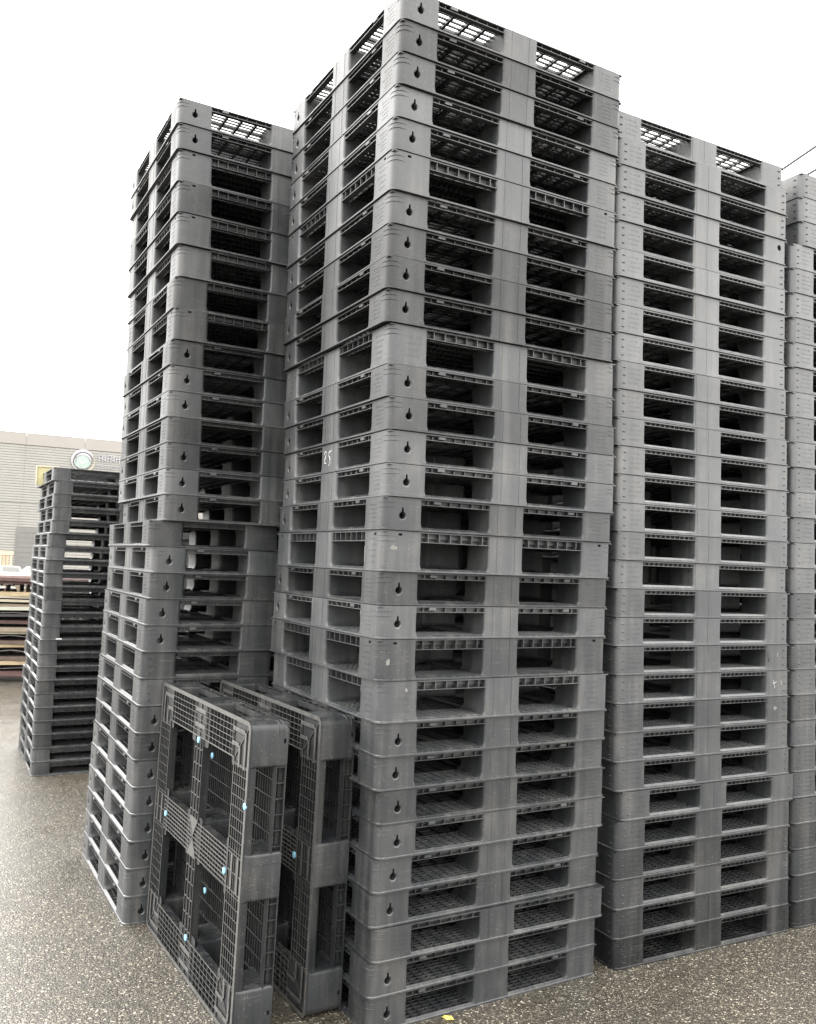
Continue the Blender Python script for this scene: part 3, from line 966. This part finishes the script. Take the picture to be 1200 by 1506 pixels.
# ------------------------------------------------------------------ warehouse in the background
GZ = -1.2
WO = Vector((-46.83, 99.2, GZ)); WA = math.atan2(3.5, 7.6)
wh = empty('warehouse', Matrix.Translation(WO) @ Matrix.Rotation(WA, 4, 'Z'))
tag(wh, 'long pale beige metal warehouse with horizontal ribs and white emblem', 'warehouse')
Z_TOP, Z_PAR, Z_SEAM = 14.97 - GZ, 13.67 - GZ, 6.99 - GZ
PW = 6.4
def corrugated(name, z0, z1, wdt, pitch=0.30):
    mb = MB(); prof = []
    z = z0
    while z < z1 - 0.02:
        for dz, dy in ((0, 0), (0.55, 0), (0.66, 0.045), (0.90, 0.045)):
            zz = z + dz * pitch
            if zz <= z1: prof.append((dy, zz))
        z += pitch
    prof.append((0, z1))
    vs = [(x, y, z_) for x in (0.012, wdt - 0.012) for y, z_ in prof]
    n_ = len(prof)
    mb.add(vs, [(i, i + 1, n_ + i + 1, n_ + i) for i in range(n_ - 1)])
    return mb.mesh(name, CLAD, 0)
m_lo = corrugated('cladding_panel', 0.0, Z_SEAM - 0.04, PW)
m_hi = corrugated('cladding_panel', Z_SEAM + 0.04, Z_PAR - 0.03, PW)
mb = MB(); mb.box(0.012, PW - 0.012, -0.05, 0.10, Z_PAR, Z_TOP)
m_par = mb.mesh('parapet_panel', CLADTOP, 0)
S0 = 2.8 - 7 * PW
for k in range(17):
    x = S0 + k * PW
    obj('cladding_panel', m_lo, wh, Matrix.Translation((x - 0.25, 0, 0)))
    obj('cladding_panel', m_hi, wh, Matrix.Translation((x, 0, 0)))
    obj('parapet_panel', m_par, wh, Matrix.Translation((x, 0, 0)))
mb = MB(); mb.box(S0, S0 + 17 * PW - 0.3, 0.11, 30, -0.1, Z_TOP - 0.3)
obj('wall', mb.mesh('wall', CLAD, 0), wh)
mb = MB(); mb.box(S0, S0 + 17 * PW, -0.06, 0.12, Z_TOP + 0.001, Z_TOP + 0.08)
obj('coping', mb.mesh('coping', CLADTOP, 0), wh)
dr = MB(); dr.box(0, 5.2, -0.10, -0.02, 0.0, 4.15 - GZ)
door = obj('door', dr.mesh('door', DOORM, 0), wh, Matrix.Translation((2.35, 0, 0)))
for k in range(9):
    sm = MB(); sm.box(0.15, 5.05, -0.125, -0.101, 0.25 + k * 0.56, 0.70 + k * 0.56)
    obj('door_slat', sm.mesh('door_slat', DOORM, 0), door)
# emblem and lettering, slightly proud of the cladding (origin at the emblem's centre)
sg = empty('wall_sign', Matrix.Translation(WO) @ Matrix.Rotation(WA, 4, 'Z') @ Matrix.Translation((9.05, -0.12, 12.30 - GZ)))
tag(sg, 'white ring emblem with mint swirl and pale lettering on warehouse wall', 'sign')
def ring_arc(r0, r1, a0, a1, y0=-0.05, y1=0.0, n=24, sq=1.0):
    mb = MB(); rings = []
    for k in range(n + 1):
        t = k / n; a = R(a0 + (a1 - a0) * t); w_ = (r1 - r0) * (0.35 + 0.65 * math.sin(math.pi * min(1, t * 1.2 + 0.05)))
        rm = (r0 + r1) / 2
        rings.append([((rm - w_ / 2) * math.cos(a), y0, (rm - w_ / 2) * math.sin(a)), ((rm + w_ / 2) * math.cos(a), y0, (rm + w_ / 2) * math.sin(a)),
                      ((rm + w_ / 2) * math.cos(a), y1, (rm + w_ / 2) * math.sin(a)), ((rm - w_ / 2) * math.cos(a), y1, (rm - w_ / 2) * math.sin(a))])
    mb.loft(rings); return mb
obj('ring', ring_arc(1.05, 1.40, 20, 250).mesh('ring', EMBLEMW, 20), sg)
obj('ring', ring_arc(1.15, 1.40, 235, 395).mesh('ring', EMBLEMO, 20), sg)
obj('swirl', ring_arc(0.62, 0.98, -10, 200).mesh('swirl', EMBLEMW, 20), sg)
mb = MB(); mb.loft([[(0.92 * math.cos(R(t)) - 0.05, y, 0.80 * math.sin(R(t)) - 0.12) for t in range(0, 360, 15)] for y in (-0.05, 0.0)])
obj('disc', mb.mesh('disc', EMBLEMG, 20), sg)
obj('swirl', ring_arc(0.20, 0.48, 120, 330, -0.07, -0.02).mesh('swirl', EMBLEMW, 20), sg)
gr = random.Random(4)
def glyph(name, x, z, w_, h_, bars):
    mb = MB()
    for (a, b2, c_, d_, y) in bars:
        mb.box(x + a * w_, x + b2 * w_, -0.03 - y, 0.0, z + c_ * h_, z + d_ * h_)
    obj(name, mb.mesh(name, EMBLEMW, 0), sg)
dense = [(0.0, 1.0, 0.86, 0.97, 0.0), (0.0, 0.12, 0.05, 0.85, 0.001), (0.44, 0.56, 0.0, 0.85, 0.002), (0.86, 1.0, 0.1, 0.85, 0.003), (0.14, 0.43, 0.45, 0.55, 0.004), (0.58, 0.85, 0.30, 0.40, 0.005), (0.58, 0.85, 0.62, 0.72, 0.006)]
for k in range(3):
    glyph('letter', 1.75 + k * 0.98, 0.02, 0.82, 0.95, dense if k != 2 else dense[1:5])
for k in range(6):
    glyph('letter', 1.70 + k * 0.50, -0.80, 0.40, 0.55, gr.sample(dense, 4))
# ------------------------------------------------------------------ timber fence and parked cars in front of the warehouse
fe = empty('timber_fence', Matrix.Translation((-33.6, 75.0, GZ)) @ Matrix.Rotation(0.10, 4, 'Z'))
tag(fe, 'pale and orange slatted timber fence below the warehouse wall', 'fence')
ft = 1.6926 - (810.5 - 806.5) * 75 / 1288 - GZ
for k in range(40):
    sm = MB(); x = -0.06 - k * 0.29
    hh = ft + gr.uniform(-0.05, 0.03)
    sm.box(x - 0.17, x, 0, 0.04, 0.02, hh)
    obj('slat', sm.mesh('slat', TIMBERORANGE if k % 4 in (1, 2) and k < 9 else TIMBERPALE, 0), fe)
mb = MB(); mb.box(-11.7, 0.05, -0.05, -0.002, ft - 0.35, ft - 0.05)
obj('rail', mb.mesh('rail', TIMBERPALE, 0), fe)

def car_meshes():
    prof = [(-2.05, 0.30), (-2.12, 0.62), (-2.00, 0.86), (-1.85, 0.95), (-1.35, 1.35), (-0.95, 1.46), (0.15, 1.46), (0.85, 0.98), (1.75, 0.84), (2.08, 0.62), (2.10, 0.30)]
    mb = MB()
    for half in (1,):
        rings = []
        for (wq, ins) in ((-0.86, 0.06), (-0.80, 0.0), (0.80, 0.0), (0.86, 0.06)):
            rings.append([(x * (1 - ins * 0.3), wq * (1 - 0.16 * max(0, (z - 0.9) / 0.56)), z if z < 1.0 else z - ins * 0.4) for x, z in prof])
        mb.loft(rings)
    body = mb.mesh('body', WHITEPAINT, 25)
    def pane(pts):
        m_ = MB(); m_.loft([pts, [(p[0] * 1.006, p[1] * 1.008, p[2] + 0.008) for p in pts]]); return m_.mesh('window', GLASS, 0)
    ws = pane([(0.80, -0.66, 1.03), (0.80, 0.66, 1.03), (0.24, 0.60, 1.42), (0.24, -0.60, 1.42)])
    rw = pane([(-1.80, -0.66, 1.01), (-1.42, -0.60, 1.32), (-1.42, 0.60, 1.32), (-1.80, 0.66, 1.01)])
    sw = []
    for s in (-1, 1):
        sw.append(pane([(0.62, s * 0.845, 1.02), (0.12, s * 0.775, 1.38), (-0.95, s * 0.775, 1.38), (-1.5, s * 0.845, 1.02)]))
    wm = MB()
    wm.loft([[(0.31 * q * math.cos(R(20 * k)), y, 0.31 * q * math.sin(R(20 * k))) for k in range(18)] for y, q in ((-0.10, 0.9), (-0.08, 1), (0.08, 1), (0.10, 0.9))])
    wheel = wm.mesh('wheel', RUBBER, 30)
    hl = MB(); hl.box(-0.03, 0.03, -0.14, 0.14, -0.06, 0.06)
    return body, ws, rw, sw, wheel, hl.mesh('headlight', GLASS, 0)
CM = car_meshes()
def car(x, y, rot, label):
    root = empty('parked_car', Matrix.Translation((x, y, GZ)) @ Matrix.Rotation(rot, 4, 'Z'))
    tag(root, label, 'car', 'white cars parked by the warehouse')
    obj('body', CM[0], root); obj('windscreen', CM[1], root); obj('rear_window', CM[2], root)
    for s in CM[3]: obj('side_window', s, root)
    for a in (-1.3, 1.3):
        for b2 in (-0.78, 0.78):
            obj('wheel', CM[4], root, Matrix.Translation((a, b2, 0.31)))
    for b2 in (-0.60, 0.60):
        obj('headlight', CM[5], root, Matrix.Translation((2.05, b2, 0.66)))
    return root
car(-34.2, 70.5, R(-35), 'white parked car at left edge, bonnet sloping right above the pile')
car(-31.55, 70.0, R(-55), 'white parked car with dark windscreen, middle one above the pile')
car(-29.6, 70.2, R(-100), 'white parked car beside the low pallet stack, partly hidden')

# ------------------------------------------------------------------ overhead cables and their pole (behind the stacks)
def ray(x, y):
    return fw + r2 * ((x - 600) / F) - u2 * ((y - 753) / F)
for (p, q, lab) in (((1149, 250), (1200, 215), 'upper thin overhead cable crossing the sky at top right'), ((1192, 254), (1206, 246), 'lower thin overhead cable just above the rightmost stack')):
    zc = 7.5 - CAMH if p[0] < 1180 else 7.2 - CAMH
    d0, d1 = ray(*p), ray(*q)
    A = d0 * (zc / d0.z); B = d1 * (zc / d1.z)
    dv = (A - B).normalized()
    pts = []
    for k in range(25):
        t = -30 + 60 * k / 24
        sag = -0.35 * (1 - ((t + 0) / 30.0) ** 2) * 0 
        P = A + dv * t
        pts.append((P.x, P.y, P.z + CAMH + sag))
    mb = MB(); mb.tube(pts, 0.019, 6)
    tag(obj('overhead_cable', mb.mesh('overhead_cable', CABLE, 60)), lab, 'cable', 'overhead cables')
    END = pts[-1]
    if p[0] < 1180:
        mb = MB(); mb.tube([(END[0], END[1], GZ), (END[0], END[1], 4), (END[0], END[1], END[2] + 0.4)], [0.16, 0.13, 0.10], 12)
        pole = empty('utility_pole', Matrix.Identity(4))
        tag(pole, 'concrete utility pole carrying the overhead cables, behind the stacks', 'pole')
        obj('post', mb.mesh('post', CONCRETE, 40), pole)
        mb = MB(); mb.box(END[0] - 0.9, END[0] + 0.9, END[1] - 0.06, END[1] + 0.06, END[2] - 0.16, END[2] - 0.02)
        obj('crossarm', mb.mesh('crossarm', CONCRETE, 0), pole)
